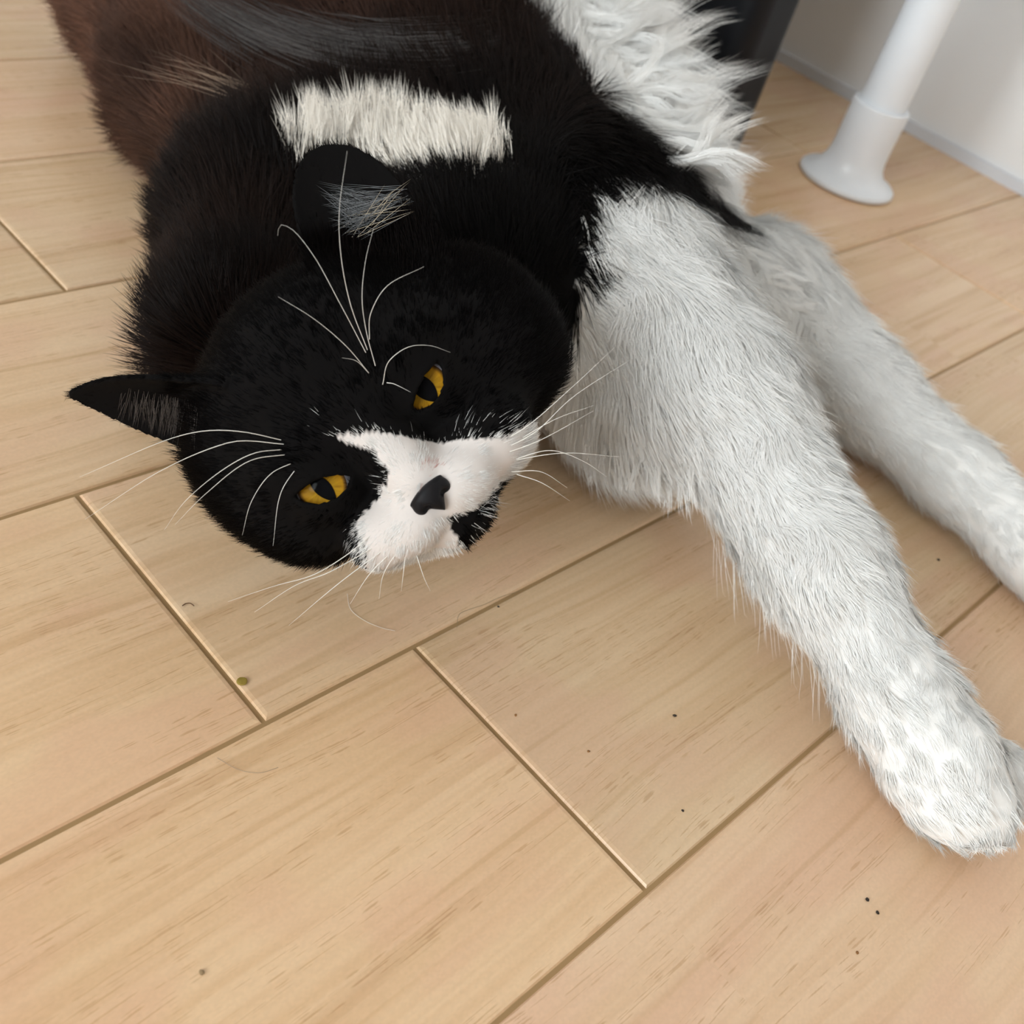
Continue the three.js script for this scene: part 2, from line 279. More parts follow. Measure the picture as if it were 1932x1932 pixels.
// naive surface nets: a closed, continuous mesh of the zero set of f over a box of cells
function surfaceNet(f, lo, hi, cell, project) {
  const n = [0, 1, 2].map((i) => Math.ceil((hi[i] - lo[i]) / cell) + 1), [nx, ny, nz] = n, val = new Float32Array(nx * ny * nz), id = new Int32Array(nx * ny * nz).fill(-1);
  for (let k = 0, i = 0; k < nz; k++) for (let j = 0; j < ny; j++) for (let q = 0; q < nx; q++, i++) val[i] = f(lo[0] + q * cell, lo[1] + j * cell, lo[2] + k * cell);
  const pos = [], idx = [], off = [0, 1, nx, nx + 1, nx * ny, nx * ny + 1, nx * ny + nx, nx * ny + nx + 1];
  const edges = [[0, 1], [0, 2], [0, 4], [1, 3], [1, 5], [2, 3], [2, 6], [3, 7], [4, 5], [4, 6], [5, 7], [6, 7]];
  for (let k = 0; k < nz - 1; k++) for (let j = 0; j < ny - 1; j++) for (let q = 0; q < nx - 1; q++) {
    const i = q + nx * (j + ny * k); let m = 0;
    for (let c = 0; c < 8; c++) if (val[i + off[c]] < 0) m |= 1 << c;
    if (m === 0 || m === 255) continue;
    let s = 0, x = 0, y = 0, z = 0;
    for (const [a, b] of edges) if (((m >> a) & 1) !== ((m >> b) & 1)) { const va = val[i + off[a]], vb = val[i + off[b]], t = va / (va - vb); x += (a & 1) + ((b & 1) - (a & 1)) * t; y += ((a >> 1) & 1) + (((b >> 1) & 1) - ((a >> 1) & 1)) * t; z += (a >> 2) + ((b >> 2) - (a >> 2)) * t; s++; }
    id[i] = pos.length / 3; pos.push(lo[0] + (q + x / s) * cell, lo[1] + (j + y / s) * cell, lo[2] + (k + z / s) * cell);
  }
  const st = [1, nx, nx * ny];
  for (let k = 1; k < nz - 1; k++) for (let j = 1; j < ny - 1; j++) for (let q = 1; q < nx - 1; q++) {
    const i = q + nx * (j + ny * k), a = val[i] < 0;
    for (let ax = 0; ax < 3; ax++) {
      if ((val[i + st[ax]] < 0) === a) continue;
      const u = st[(ax + 1) % 3], v = st[(ax + 2) % 3], Q = [id[i], id[i - u], id[i - u - v], id[i - v]];
      if (Q.some((x) => x < 0)) continue;
      if (a) idx.push(Q[0], Q[1], Q[2], Q[0], Q[2], Q[3]); else idx.push(Q[0], Q[2], Q[1], Q[0], Q[3], Q[2]);
    }
  }
  const e = cell * 0.4, nor = new Float32Array(pos.length);
  for (let i = 0; i < pos.length; i += 3) { const [x, y, z] = pos.slice(i, i + 3), g = V(f(x + e, y, z) - f(x - e, y, z), f(x, y + e, z) - f(x, y - e, z), f(x, y, z + e) - f(x, y, z - e)).normalize(); nor.set([g.x, g.y, g.z], i); }
  const g = new THREE.BufferGeometry(); g.setAttribute('position', new THREE.Float32BufferAttribute(pos, 3)); g.setAttribute('normal', new THREE.BufferAttribute(nor, 3)); g.setIndex(idx); return g;
}
// coat pattern -------------------------------------------------------------
const inPoly = (x, y, P) => { let s = false; for (let i = 0, j = P.length - 1; i < P.length; j = i++) if ((P[i][1] > y) !== (P[j][1] > y) && x < (P[j][0] - P[i][0]) * (y - P[i][1]) / (P[j][1] - P[i][1]) + P[i][0]) s = !s; return s; };
// white muzzle with the blaze up to the brow, in the head's own millimetres
const BLAZE = [[-8.5, 7], [-6, 7.6], [-3.7, 4.2], [0.2, 1.2], [3.5, -2.7], [8.4, -10.6], [11, -14.5], [16.2, -17.6], [24.2, -25.5], [31, -28], [36, -32], [36, -40], [24, -37], [14, -34.6], [5.7, -33.8], [1.4, -32.1], [-2.2, -29.8], [-4.2, -32.6], [-5.2, -36], [-6, -39.5], [-7, -48], [-11, -48], [-20, -48], [-31, -38], [-29.5, -26], [-24.5, -17.5], [-22.2, -13.7], [-17.7, -13], [-12.7, -12.8], [-8, -11.5], [-4.8, -9.4], [-3.6, -6], [-3.5, -2.4], [-6.1, 2.3]];
// the body's patches: places measured on its surface, each black or white; a hair takes the colour of the nearest
const hit = (px, py) => { const d = ray(px, py).normalize(); let t = 0.15; for (let i = 0; i < 140 && t < 1.3; i++) { const q = sdBody(EYE.x + d.x * t, EYE.y + d.y * t, EYE.z + d.z * t); if (q < 0.0002) return EYE.clone().addScaledVector(d, t); t += q * 0.8; } return null; };
const MARKS = [];
for (const [w, list] of [
  [0, [150, 100, 300, 200, 400, 330, 350, 450, 450, 550, 350, 60, 600, 120, 500, 250, 700, 150, 850, 120, 960, 150, 900, 60, 800, 20, 600, 20, 1000, 260, 1100, 300, 1050, 240, 960, 20, 1005, 80, 1055, 140, 1100, 210, 1155, 250, 1230, 300, 1310, 355, 1360, 400,
    1115, 330, 1180, 310, 1070, 380, 1080, 450, 1060, 540, 1020, 620, 570, 235, 600, 222, 680, 208, 780, 216, 870, 226, 950, 238, 985, 290, 600, 360, 700, 350, 760, 352, 850, 350, 930, 345, 525, 260, 515, 310, 1015, 345, 1090, 360, 1035, 420, 1045, 372, 1100, 500, 1075, 590, 960, 420, 900, 500, 960, 560]],
  [1, [1030, 5, 1075, 50, 1120, 115, 1165, 170, 1240, 220, 1320, 270, 1370, 320, 1400, 350, 1200, 80, 1300, 200, 1250, 20, 1140, 385, 1190, 370, 1250, 400, 1320, 435, 1390, 460, 1420, 420, 1450, 440, 1480, 450, 1420, 380, 1140, 450, 1130, 520, 1110, 600, 1080, 680, 1050, 760, 1100, 800, 1200, 700, 1300, 600, 1400, 640, 1400, 800, 1500, 900, 1600, 1150,
    1700, 1300, 1800, 1480, 1200, 850, 1250, 870, 1500, 600, 1600, 700, 1700, 800, 1800, 900, 1920, 1030, 1450, 560, 1250, 500]],
  [2, [565, 295, 605, 268, 660, 262, 720, 265, 780, 270, 840, 278, 900, 282, 935, 285, 620, 300, 700, 300, 800, 308, 880, 308]],
]) for (let i = 0; i < list.length; i += 2) { const p = hit(list[i], list[i + 1]); if (p) MARKS.push({ p, w }); }
function coat(p, isHead, h) {                             // 0 black, 1 white, 2 the cream band across the nape; then how brown the black is
  if (isHead) { h = h ?? toHead(p); const j = (noise3(h[0] / 1.6, h[1] / 1.6, h[2] / 1.6) - 0.5) * 3; return [h[2] > -30 && inPoly(h[0] + j * 0.6, h[1] - j * 0.5, BLAZE) ? 1 : 0, 0]; }
  let W = 0, b = 0, best = 1e9, w = 0;
  for (const q of bones) { const d = cap(p.x, p.y, p.z, q.A, q.B, q.ra, q.rb), eb = Math.exp(-Math.max(d, -0.01) / 0.02); W += eb; b += eb * q.brown; }
  const j = (noise3(p.x * 220, p.y * 220, p.z * 220) - 0.5) * 0.008, x = p.x + j, z = p.z - j;
  for (const m of MARKS) { const d = (m.p.x - x) ** 2 + (m.p.y - p.y) ** 2 + (m.p.z - z) ** 2; if (d < best) { best = d; w = m.w; } }
  return [w, b / W];
}

const cat = new THREE.Group(); cat.name = 'cat'; cat.position.copy(at(900, 500, 0)); scene.add(cat);
tag(cat, 'long-haired black and white cat lying on its side on the plank floor, forelegs stretched out', 'cat');
cat.updateMatrixWorld();
const catInv = cat.position.clone().negate();
const bodyLo = [1e9, 0, 1e9], bodyHi = [-1e9, 0.2, -1e9];
for (const b of bones) for (const [p, r] of [[b.a, b.ra], [b.b, b.rb]]) { bodyLo[0] = Math.min(bodyLo[0], p.x - r - 0.02); bodyLo[2] = Math.min(bodyLo[2], p.z - r - 0.02); bodyHi[0] = Math.max(bodyHi[0], p.x + r + 0.02); bodyHi[2] = Math.max(bodyHi[2], p.z + r + 0.02); }
bodyLo[1] = -0.012;
const gBody = surfaceNet(sdBody, bodyLo, bodyHi, 0.0042);
const gHead = surfaceNet(sdHead, [-78, -58, -84], [78, 92, 30], 1.15);
{ // head to world
  const p = gHead.attributes.position, n = gHead.attributes.normal;
  for (let i = 0; i < p.count; i++) { const q = fromHead(p.getX(i), p.getY(i), p.getZ(i)); if (q.y < 0.0012) q.y = 0.0012; p.setXYZ(i, q.x, q.y, q.z); const d = headDir(n.getX(i), n.getY(i), n.getZ(i)); n.setXYZ(i, d.x, d.y, d.z); }
}
const FUR = 1;
const SKIN = { white: [0.90, 0.885, 0.86], muzzle: [0.66, 0.61, 0.58], black: [0.003, 0.0025, 0.0025] };
for (const [g, isHead] of [[gBody, false], [gHead, true]]) {
  const p = g.attributes.position, col = new Float32Array(p.count * 3), q = V(0, 0, 0);
  for (let i = 0; i < p.count; i++) { q.fromBufferAttribute(p, i); const [w] = coat(q, isHead); col.set(w ? (isHead ? SKIN.muzzle : SKIN.white) : SKIN.black, i * 3); }
  g.setAttribute('color', new THREE.BufferAttribute(col, 3));
}
const gAll = mergeGeometries([gBody, gHead]); gAll.translate(catInv.x, catInv.y, catInv.z);
put('body', gAll, std({ vertexColors: true, roughness: 0.9, specularIntensity: 0.2 }), cat);

// eyes ------------------------------------------------------------------------
function irisTexture() {
  const n = 256, d = new Uint8Array(n * n * 4);
  for (let y = 0; y < n; y++) for (let x = 0; x < n; x++) {
    const u = (x + 0.5) / n * 2 - 1, v = (y + 0.5) / n * 2 - 1, r = hyp(u, v), a = Math.atan2(v, u), i = (y * n + x) * 4;
    const f = noise3(Math.cos(a) * 9, Math.sin(a) * 9, r * 3) * 0.6 + noise3(Math.cos(a) * 22, Math.sin(a) * 22, r * 7) * 0.4;
    const rim = smooth(0.8, 1.0, r), t = clamp(f * 1.2 - 0.1);
    let c = [mix(182, 132, t), mix(140, 94, t), mix(22, 4, t)];
    c = c.map((z, k) => mix(z, [188, 128, 14][k], smooth(0.45, 0.85, r) * 0.35)); c = c.map((z, k) => mix(z, [52, 30, 8][k], rim));
    d.set([...c, 255], i);
  }
  const t = new THREE.DataTexture(d, n, n); t.colorSpace = THREE.SRGBColorSpace; t.magFilter = THREE.LinearFilter; t.needsUpdate = true; return t;
}
const irisMat = std({ map: irisTexture(), roughness: 0.5, specularIntensity: 0.2 });
const corneaMat = std({ color: 0xffffff, transmission: 1, thickness: 0, roughness: 0.02, ior: 1.25, specularIntensity: 0.3 });
const pupilMat = std({ color: new THREE.Color(0.002, 0.002, 0.003), roughness: 0.4, specularIntensity: 0.05 });
const scleraMat = std({ color: new THREE.Color(0.42, 0.42, 0.47), roughness: 0.35, clearcoat: 0.7, clearcoatRoughness: 0.1 });
for (const e of EYES) {
  const g = new THREE.Group(); g.name = 'eye'; cat.add(g);
  g.position.copy(fromHead(...e.c)).add(catInv);
  const z = headDir(e.look[0], e.look[1], 1), y0 = HY.clone().addScaledVector(z, -HY.dot(z)).normalize(), x0 = y0.clone().cross(z);
  g.quaternion.setFromRotationMatrix(new THREE.Matrix4().makeBasis(x0, y0, z));
  const mm = 0.001 * HS, ri = 7.15, R = e.r - 0.4;
  const zi = Math.sqrt(R * R - ri * ri);
  const scl = new THREE.SphereGeometry(R * mm, 40, 28, 0, Math.PI * 2, Math.asin(ri / R), Math.PI - Math.asin(ri / R)); scl.rotateX(Math.PI / 2); put('sclera', scl, scleraMat, g);
  const iris = new THREE.CircleGeometry(ri * mm, 48); iris.translate(0, 0, zi * mm);
  put('iris', iris, irisMat, g);
  const sh = new THREE.Shape(), L = 5.8, w = e.slit; sh.moveTo(0, L * mm); sh.quadraticCurveTo(w * 1.9 * mm, 0, 0, -L * mm); sh.quadraticCurveTo(-w * 1.9 * mm, 0, 0, L * mm);
  const pu = new THREE.ExtrudeGeometry(sh, { depth: 0.00015, bevelEnabled: false, curveSegments: 16 }); pu.translate(0, 0, zi * mm + 0.00005); put('pupil', pu, pupilMat, g);
  const co = new THREE.SphereGeometry(R * mm, 40, 16, 0, Math.PI * 2, 0, Math.asin(ri / R)); co.rotateX(Math.PI / 2); put('cornea', co, corneaMat, g);
}
// nose leather ------------------------------------------------------------------
function sdNose(x, y, z) {
  const X = Math.abs(x + 1.3), Y = y + 22.2;
  let d = Math.max(Y - 3.4 + X * X * 0.035, (X * 0.80 - (Y + 5.8) * 0.62) * 0.9);
  d = smax(d, hyp(x + 1.3, y + 22.0, z - 6.5) - 8.6, 1.6);
  d = smin(d, ell(X, Y, z, [4.5, -0.3, 11.0], [1.9, 2.3, 2.5]), 1.2);
  d = smax(d, 5 - z, 1);
  d = smax(d, -ell(X, Y, z, [3.5, -1.7, 14.2], [1.7, 1.0, 2.3]), 0.4);
  d = smax(d, -cap(x, Y, z, [-1.3, -1.5, 15.3], [-1.6, -6, 13.8], 0.35, 0.4), 0.5);
  return d;
}
const gNose = surfaceNet(sdNose, [-11, -33, 3], [9, -14, 19], 0.4);
{ const p = gNose.attributes.position, n = gNose.attributes.normal; for (let i = 0; i < p.count; i++) { const q = fromHead(p.getX(i), p.getY(i), p.getZ(i)).add(catInv); p.setXYZ(i, q.x, q.y, q.z); const d = headDir(n.getX(i), n.getY(i), n.getZ(i)); n.setXYZ(i, d.x, d.y, d.z); } }
put('nose', gNose, std({ color: new THREE.Color(0.005, 0.0045, 0.006), roughness: 0.55, specularIntensity: 0.4 }), cat);

// fur ------------------------------------------------------------------------------
// every hair is a tapered, bent ribbon of its own; hairs of one coat are joined into one geometry
class Coat {
  constructor() { this.n = 0; this.v = 0; this.f = 0; this.P = new Float32Array(1 << 20); this.N = new Float32Array(1 << 20); this.C = new Float32Array(1 << 20); this.I = new Uint32Array(1 << 20); }
  grow(v, f) { while ((this.v + v) * 3 > this.P.length) for (const k of 'PNC') { const a = new Float32Array(this[k].length * 2); a.set(this[k]); this[k] = a; } while (this.f + f > this.I.length) { const a = new Uint32Array(this.I.length * 2); a.set(this.I); this.I = a; } }
  hair(root, dir, len, bz, bend, bx, w, out, color, wave, tip = 1) {
    const n = wave ? 6 : 3; this.grow(n * 2 + 1, n * 6); const v0 = this.v;
    for (let i = 0; i <= n; i++) {
      const t = i / n, l = len * t, k = wave ? bend * (0.7 * t * t + 0.30 * Math.sin(t * 6.0 + wave) * t) : bend * t * t, ww = w * (i === 0 ? 0.42 : 0.5 * (1 - 0.75 * t * t)), sl = 2 * bend / len * t;
      const c = 1 - (1 - tip) * t;
      for (let s = -1; s <= (i === n ? -1 : 1); s += 2) {
        const q = i === n ? 0 : s * ww, a = this.v * 3, nx = out.x + dir.x * sl + bx.x * s * 0.45, ny = out.y + dir.y * sl + bx.y * s * 0.45, nz = out.z + dir.z * sl + bx.z * s * 0.45, m = hyp(nx, ny, nz);
        this.P[a] = root.x + dir.x * l + bz.x * k + bx.x * q; this.P[a + 1] = Math.max(0.0004, root.y + dir.y * l + bz.y * k + bx.y * q); this.P[a + 2] = root.z + dir.z * l + bz.z * k + bx.z * q;
        this.N[a] = nx / m; this.N[a + 1] = ny / m; this.N[a + 2] = nz / m; this.C[a] = color[0] * c; this.C[a + 1] = color[1] * c; this.C[a + 2] = color[2] * c; this.v++;
      }
      if (i > 0) { const p = v0 + i * 2 - 2; this.I.set(i === n ? [p, p + 2, p + 1] : [p, p + 2, p + 1, p + 1, p + 2, p + 3], this.f); this.f += i === n ? 3 : 6; }
    }
    this.n++;
  }
  build(name, material) {
    const g = new THREE.BufferGeometry(); for (const [k, a] of [['position', 'P'], ['normal', 'N'], ['color', 'C']]) g.setAttribute(k, new THREE.BufferAttribute(this[a].slice(0, this.v * 3), 3));
    g.setIndex(new THREE.BufferAttribute(this.I.slice(0, this.f), 1)); const m = put(name, g, material, cat); m.userData.kind = 'stuff'; return m;
  }
}
const furs = {};
const whiteFur = std({ color: 0xffffff, vertexColors: true, roughness: 0.85, specularIntensity: 0.2, side: THREE.DoubleSide });
const headFur = std({ color: 0xffffff, vertexColors: true, roughness: 0.55, specularIntensity: 0.05, side: THREE.DoubleSide });
const blackFur = std({ color: 0xffffff, vertexColors: true, roughness: 0.5, specularIntensity: 0.14, side: THREE.DoubleSide });
const Dn = V(0, -1, 0), tmp = V(0, 0, 0), tmp2 = V(0, 0, 0);
function worley(p, cell, out) {
  const cx = Math.floor(p.x / cell), cy = Math.floor(p.y / cell), cz = Math.floor(p.z / cell); let best = 1e9;
  for (let i = -1; i < 2; i++) for (let j = -1; j < 2; j++) for (let k = -1; k < 2; k++) {
    const x = (cx + i + hash3(cx + i, cy + j, cz + k)) * cell, y = (cy + j + hash3(cx + i + 99, cy + j, cz + k)) * cell, z = (cz + k + hash3(cx + i, cy + j + 77, cz + k)) * cell;
    const d = (x - p.x) ** 2 + (y - p.y) ** 2 + (z - p.z) ** 2; if (d < best) { best = d; out.set(x, y, z); }
  }
  return out;
}
const BIN = scene.getObjectByName('cabinet').position;
function inBin(x, y, z) { return Math.abs(x - BIN.x) < 0.257 && Math.abs(z - BIN.z) < 0.035; }
function addHair(key, p, n, comb, o) {
  // o: len, lift, bend, width (metres), clump (0..1), cell, color
  const t = tmp.copy(comb).addScaledVector(n, -comb.dot(n)); if (t.lengthSq() < 1e-6) t.set(0.01, 0, 0.01); t.normalize();
  const side = n.clone().cross(t);
  t.addScaledVector(side, (o.spread ?? 0.25) * gauss()).normalize();
  const lift = clamp(o.lift + 0.12 * gauss(), 0.05, 0.95);
  const dir = n.clone().multiplyScalar(lift).addScaledVector(t, 1 - lift * 0.75).normalize();
  let len = o.len * (0.72 + 0.45 * rnd());
  if (o.clump) { const c = worley(p, o.cell, tmp2); dir.multiplyScalar(len).addScaledVector(c.sub(p), o.clump * (0.6 + 0.4 * rnd())); len = Math.max(dir.length(), len * 0.6); dir.normalize(); }
  const root = p.clone().addScaledVector(n, -0.0006), bend = o.bend * len * (0.6 + 0.8 * rnd());
  if (root.y + dir.y * len - bend * 0.6 < 0.0008) { dir.y = Math.max((0.0008 + bend * 0.5 - root.y) / len, dir.y); dir.y = Math.min(dir.y, 0.9); dir.normalize(); }
  if (inBin(root.x + dir.x * len, 0, root.z + dir.z * len) || inBin(root.x + dir.x * len * 0.7, 0, root.z + dir.z * len * 0.7)) return;
  // bend towards the skin
  const bz = n.clone().negate().addScaledVector(dir, n.dot(dir)); if (o.sag) bz.addScaledVector(Dn, o.sag); bz.addScaledVector(side, 0.35 * gauss()); bz.addScaledVector(dir, -bz.dot(dir)); if (bz.lengthSq() < 1e-6) return; bz.normalize();
  const bx = dir.clone().cross(bz), w = o.width * (0.75 + 0.5 * rnd());
  root.add(catInv);
  (furs[key] ??= new Coat()).hair(root, dir, len, bz, bend, bx, w, bz.clone().negate(), o.color, key.endsWith('wave') ? 1 + rnd() * 5 : 0, o.tip);
}
function* samples(g, per, weight) {                       // per hairs per square metre times weight(p, n)
  const P = g.attributes.position, N = g.attributes.normal, I = g.index.array, a = V(0, 0, 0), b = V(0, 0, 0), c = V(0, 0, 0), n = V(0, 0, 0), na = V(0, 0, 0), nb = V(0, 0, 0), nc = V(0, 0, 0), m = V(0, 0, 0);
  let carry = 0;
  for (let i = 0; i < I.length; i += 3) {
    a.fromBufferAttribute(P, I[i]); b.fromBufferAttribute(P, I[i + 1]); c.fromBufferAttribute(P, I[i + 2]);
    na.fromBufferAttribute(N, I[i]); nb.fromBufferAttribute(N, I[i + 1]); nc.fromBufferAttribute(N, I[i + 2]);
    const area = m.copy(b).sub(a).cross(tmp2.copy(c).sub(a)).length() / 2; m.copy(a).add(b).add(c).divideScalar(3);
    carry += area * per * weight(m, na);
    while (carry > 1 || (carry > 0 && rnd() < carry - 0 && carry <= 1 && false)) {
      carry -= 1; let u = rnd(), v = rnd(); if (u + v > 1) { u = 1 - u; v = 1 - v; }
      yield [a.clone().multiplyScalar(1 - u - v).addScaledVector(b, u).addScaledVector(c, v), n.copy(na).multiplyScalar(1 - u - v).addScaledVector(nb, u).addScaledVector(nc, v).normalize().clone()];
    }
  }
}
const seen = (p, n) => { const v = EYE.clone().sub(p).normalize().dot(n); return v > -0.3 ? 1 : 0.2; };
const noseTip = fromHead(-1, -18, 12);
const jit = (c, s) => { const k = 1 + s * gauss(); return [c[0] * k, c[1] * k, c[2] * k]; };
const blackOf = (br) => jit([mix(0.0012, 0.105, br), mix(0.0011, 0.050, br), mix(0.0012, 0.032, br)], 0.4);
const whiteOf = () => jit([0.76, 0.75, 0.73], 0.16);
// head
const inBody = (p) => sdBody(p.x, p.y, p.z) < -0.003;
for (const [p, n] of samples(gHead, 9.5e6 * FUR, (p, n) => (p.y < 0.003 ? 0 : seen(p, n)))) {
  if (inBody(p)) continue;
  const h = toHead(p), nl = [n.dot(HX), n.dot(HY), n.dot(HZ)];
  let skip = false, nearEye = 99, e0;
  for (const e of EYES) { const o = lidOpening(h[0], h[1], e); if (h[2] > e.c[2] - 2 && o < 0.7) skip = true; if (o < nearEye && h[2] > -26) { nearEye = o; e0 = e; } }
  if (h[2] > 5 && sdNose(h[0], h[1], h[2]) < 0.8) skip = true;
  if (skip) continue;
  if (rnd() < 0.5 && !coat(p, true, h)[0]) continue;
  let earIn = 0, onEar = 99;
  for (const e of EARS) { const d = ear(...h, e); if (d < 1.5) { const [w, a, q] = earLocal(...h, e); if (a > 4) { onEar = d; if (nl[0] * e.n.x + nl[1] * e.n.y + nl[2] * e.n.z > 0.3) earIn = 1; } } }
  const [w] = coat(p, true, h), back = smooth(-5, -45, h[2]), fore = smooth(0, 40, h[1]);
  const comb = p.clone().sub(noseTip);
  if (nearEye < 9) { const c = fromHead(...e0.c); comb.addScaledVector(p.clone().sub(c).normalize(), 0.03 * (1 - nearEye / 9)); }
  let len = mix(4.2, 11.5, back), lift = mix(0.26, 0.42, back);
  const face = smooth(34, 14, hyp(h[0], h[1] + 20)); len = mix(len, 3.4, face);
  if (h[1] < -30 && h[2] < 2) { len = 4.5; lift = 0.4; }
  if (nearEye < 5) len = Math.min(len, 1.6 + nearEye * 0.45);
  if (onEar < 2) { len = earIn ? 2.0 : 3.4; lift = 0.3; comb.copy(headDir(EARS[h[0] > 0 ? 0 : 1].a.x, EARS[h[0] > 0 ? 0 : 1].a.y, EARS[h[0] > 0 ? 0 : 1].a.z)); if (earIn && rnd() < 0.5) continue; }
  const long = len / 1000;
  let color = w ? whiteOf() : blackOf(0.02 * back);
  // single white hairs run out of the blaze into the black
  if (w && hyp(h[0] - 2.8, h[1] + 18.6) < 2.4 + rnd() * 1.2) color = jit([0.60, 0.36, 0.33], 0.12);   // pink skin at the top of the nose
  let stray = 0;
  if (!w && h[2] > -28 && rnd() < 0.3) { const c = tmp.copy(comb).normalize(), k = 0.002 + 0.009 * rnd() * rnd(); if (coat(p.clone().addScaledVector(c, -k), true)[0]) { stray = 1; color = jit([0.75, 0.75, 0.74], 0.15); } }
  if (!w && !stray && rnd() < 0.2) continue;
  addHair(w || stray ? 'white_face' : 'black_face', p, n, comb, { len: stray ? rr(0.005, 0.008) : long, lift: stray ? 0.14 : lift, bend: 0.25, width: w ? 0.00013 : stray ? 0.00011 : 0.0002, clump: stray ? 0 : 0.25, cell: 0.004, color });
}
// body
const inHead = (p) => { const h = toHead(p); return Math.abs(h[0]) < 80 && h[2] < 30 && sdHead(...h) < -3; };
for (const [p, n] of samples(gBody, 1.0e6 * FUR, (p, n) => (p.y < 0.003 ? 0 : seen(p, n) * mix(1, 2.6, smooth(-0.5, -0.25, p.z - 0.0))))) {
  if (inHead(p)) continue;
  let W = 0, len = 0, lift = 0; const comb = V(0, 0, 0);
  for (const q of bones) { const d = cap(p.x, p.y, p.z, q.A, q.B, q.ra, q.rb), e = Math.exp(-Math.max(d, -0.01) / 0.007); W += e; len += e * q.len; lift += e * q.lift; comb.addScaledVector(q.comb, e); }
  len /= W; lift /= W; comb.divideScalar(W);
  let [w, br] = coat(p, false); const band = w === 2; if (!w && rnd() < 0.6) continue; if (len > 30 && w && rnd() < 0.7) continue;
  const fq = w === 1 ? 75 : 45, f = noise3(p.x * fq, p.y * fq, p.z * fq) - 0.5, f2 = noise3(p.x * fq + 50, p.y * fq, p.z * fq) - 0.5, fa = w === 1 ? 1.35 : 0.6;
  comb.x += f * fa; comb.z += f2 * fa;
  const longHair = len > 30;
  addHair(longHair && w ? 'white_fur_wave' : w ? 'white_fur' : 'black_fur', p, n, comb, { len: len / 1000, lift: band ? 0.55 : lift, bend: longHair ? 0.3 : 0.32, width: longHair ? 0.0003 : w ? 0.00024 : 0.00034, clump: longHair ? 0.88 : band ? 0.75 : w ? 0.62 : 0.5, cell: longHair ? 0.014 : w === 1 ? 0.0062 : 0.0075, sag: longHair ? 0.3 : 0.1, spread: 0.28, color: w ? jit(band ? [0.93, 0.88, 0.80] : [0.95, 0.945, 0.925], 0.03) : blackOf(clamp(br * (0.25 + 1.3 * noise3(p.x * 38, p.y * 38, p.z * 38)))) });
}
// pale hairs inside the ears and a few long wisps on the back, measured between two places
function wisp(key, a, b, o = {}) {
  const p = a.clone().add(catInv), d = b.clone().sub(a), len = d.length(); d.normalize();
  const bz = a.clone().sub(EYE).normalize().add(V(gauss(), gauss(), gauss()).multiplyScalar(0.35)); bz.addScaledVector(d, -bz.dot(d)).normalize(); const bx = d.clone().cross(bz);
  (furs[key] ??= new Coat()).hair(p, d, len, bz, len * (o.bend ?? 0.1) * (0.6 + gauss()), bx, o.w ?? 0.00013, bz.clone().negate(), o.color ?? [0.1, 0.1, 0.1], rr(1, 5));
}
const hitHead = (px, py) => { const d = ray(px, py).normalize(); let t = 0.15; for (let k = 0; k < 160 && t < 0.6; k++) { const p = EYE.clone().addScaledVector(d, t), q = sdHead(...toHead(p)); if (q < 0.2) return p; t += q * HS / 1000 * 0.7; } return null; };
const lifted = (p, m) => p && p.addScaledVector(EYE.clone().sub(p).normalize(), m);
function tuft(x0, y0, x1, y1, color, h0, h1, o) { const a = lifted(hitHead(x0, y0), h0), b = lifted(hitHead(x1, y1), h1); if (a) wisp('ear_tuft', a, b && b.distanceTo(a) < 0.04 ? b : a.clone().addScaledVector(Rt, (x1 - x0) / FOCAL * 0.33).addScaledVector(Up, -(y1 - y0) / FOCAL * 0.33), { color, ...o }); }
for (let i = 0; i < 150; i++) { const t = rnd(), u = rnd(); tuft(mix(690, 785, t) + rr(-30, 10), mix(440, 385, t) + rr(-45, 10), mix(605, 650, u) + rr(-15, 40), mix(345, 450, u) + rr(-12, 12), jit([0.17, 0.18, 0.19], 0.6), 0.0005, 0.007); }
for (let i = 0; i < 14; i++) tuft(rr(640, 700), rr(400, 450), rr(720, 785), rr(335, 400), jit([0.5, 0.43, 0.32], 0.3), 0.001, 0.009, { bend: 0.2 });
for (let i = 0; i < 160; i++) { const t = Math.sqrt(rnd()), x = mix(215, 365, t) + rr(-8, 8); tuft(x, mix(752, 780, t) + rr(-26, 6), x + rr(-18, 10), mix(775, 838, t) + rr(-14, 16), jit([0.07, 0.06, 0.055], 0.5), 0.0005, 0.002); }
for (let i = 0; i < 26; i++) { const a = lifted(hit(rr(440, 500), rr(165, 195)), 0.004); if (a) wisp('stray_hair', a, a.clone().addScaledVector(Rt, -rr(0.012, 0.055)).addScaledVector(Up, rr(0.001, 0.012)).addScaledVector(Fw, -0.015), { color: jit([0.26, 0.19, 0.14], 0.4), w: 0.00016, bend: 0.25 }); }
for (let i = 0; i < 900; i++) { const x = rr(420, 950), y = 62 + 34 * Math.sin((x - 420) / 530 * 3.1) + 46 * gauss(), a = lifted(hit(x, y), rr(0.001, 0.005)); if (a) { const q = rr(0.015, 0.04); wisp('stray_hair', a, a.clone().addScaledVector(Rt, -q).addScaledVector(Up, q * mix(0.75, -0.25, (x - 420) / 530)).addScaledVector(Fw, -0.002), { color: jit([0.068, 0.062, 0.06], 0.7), w: 0.00018, bend: 0.12 }); } }
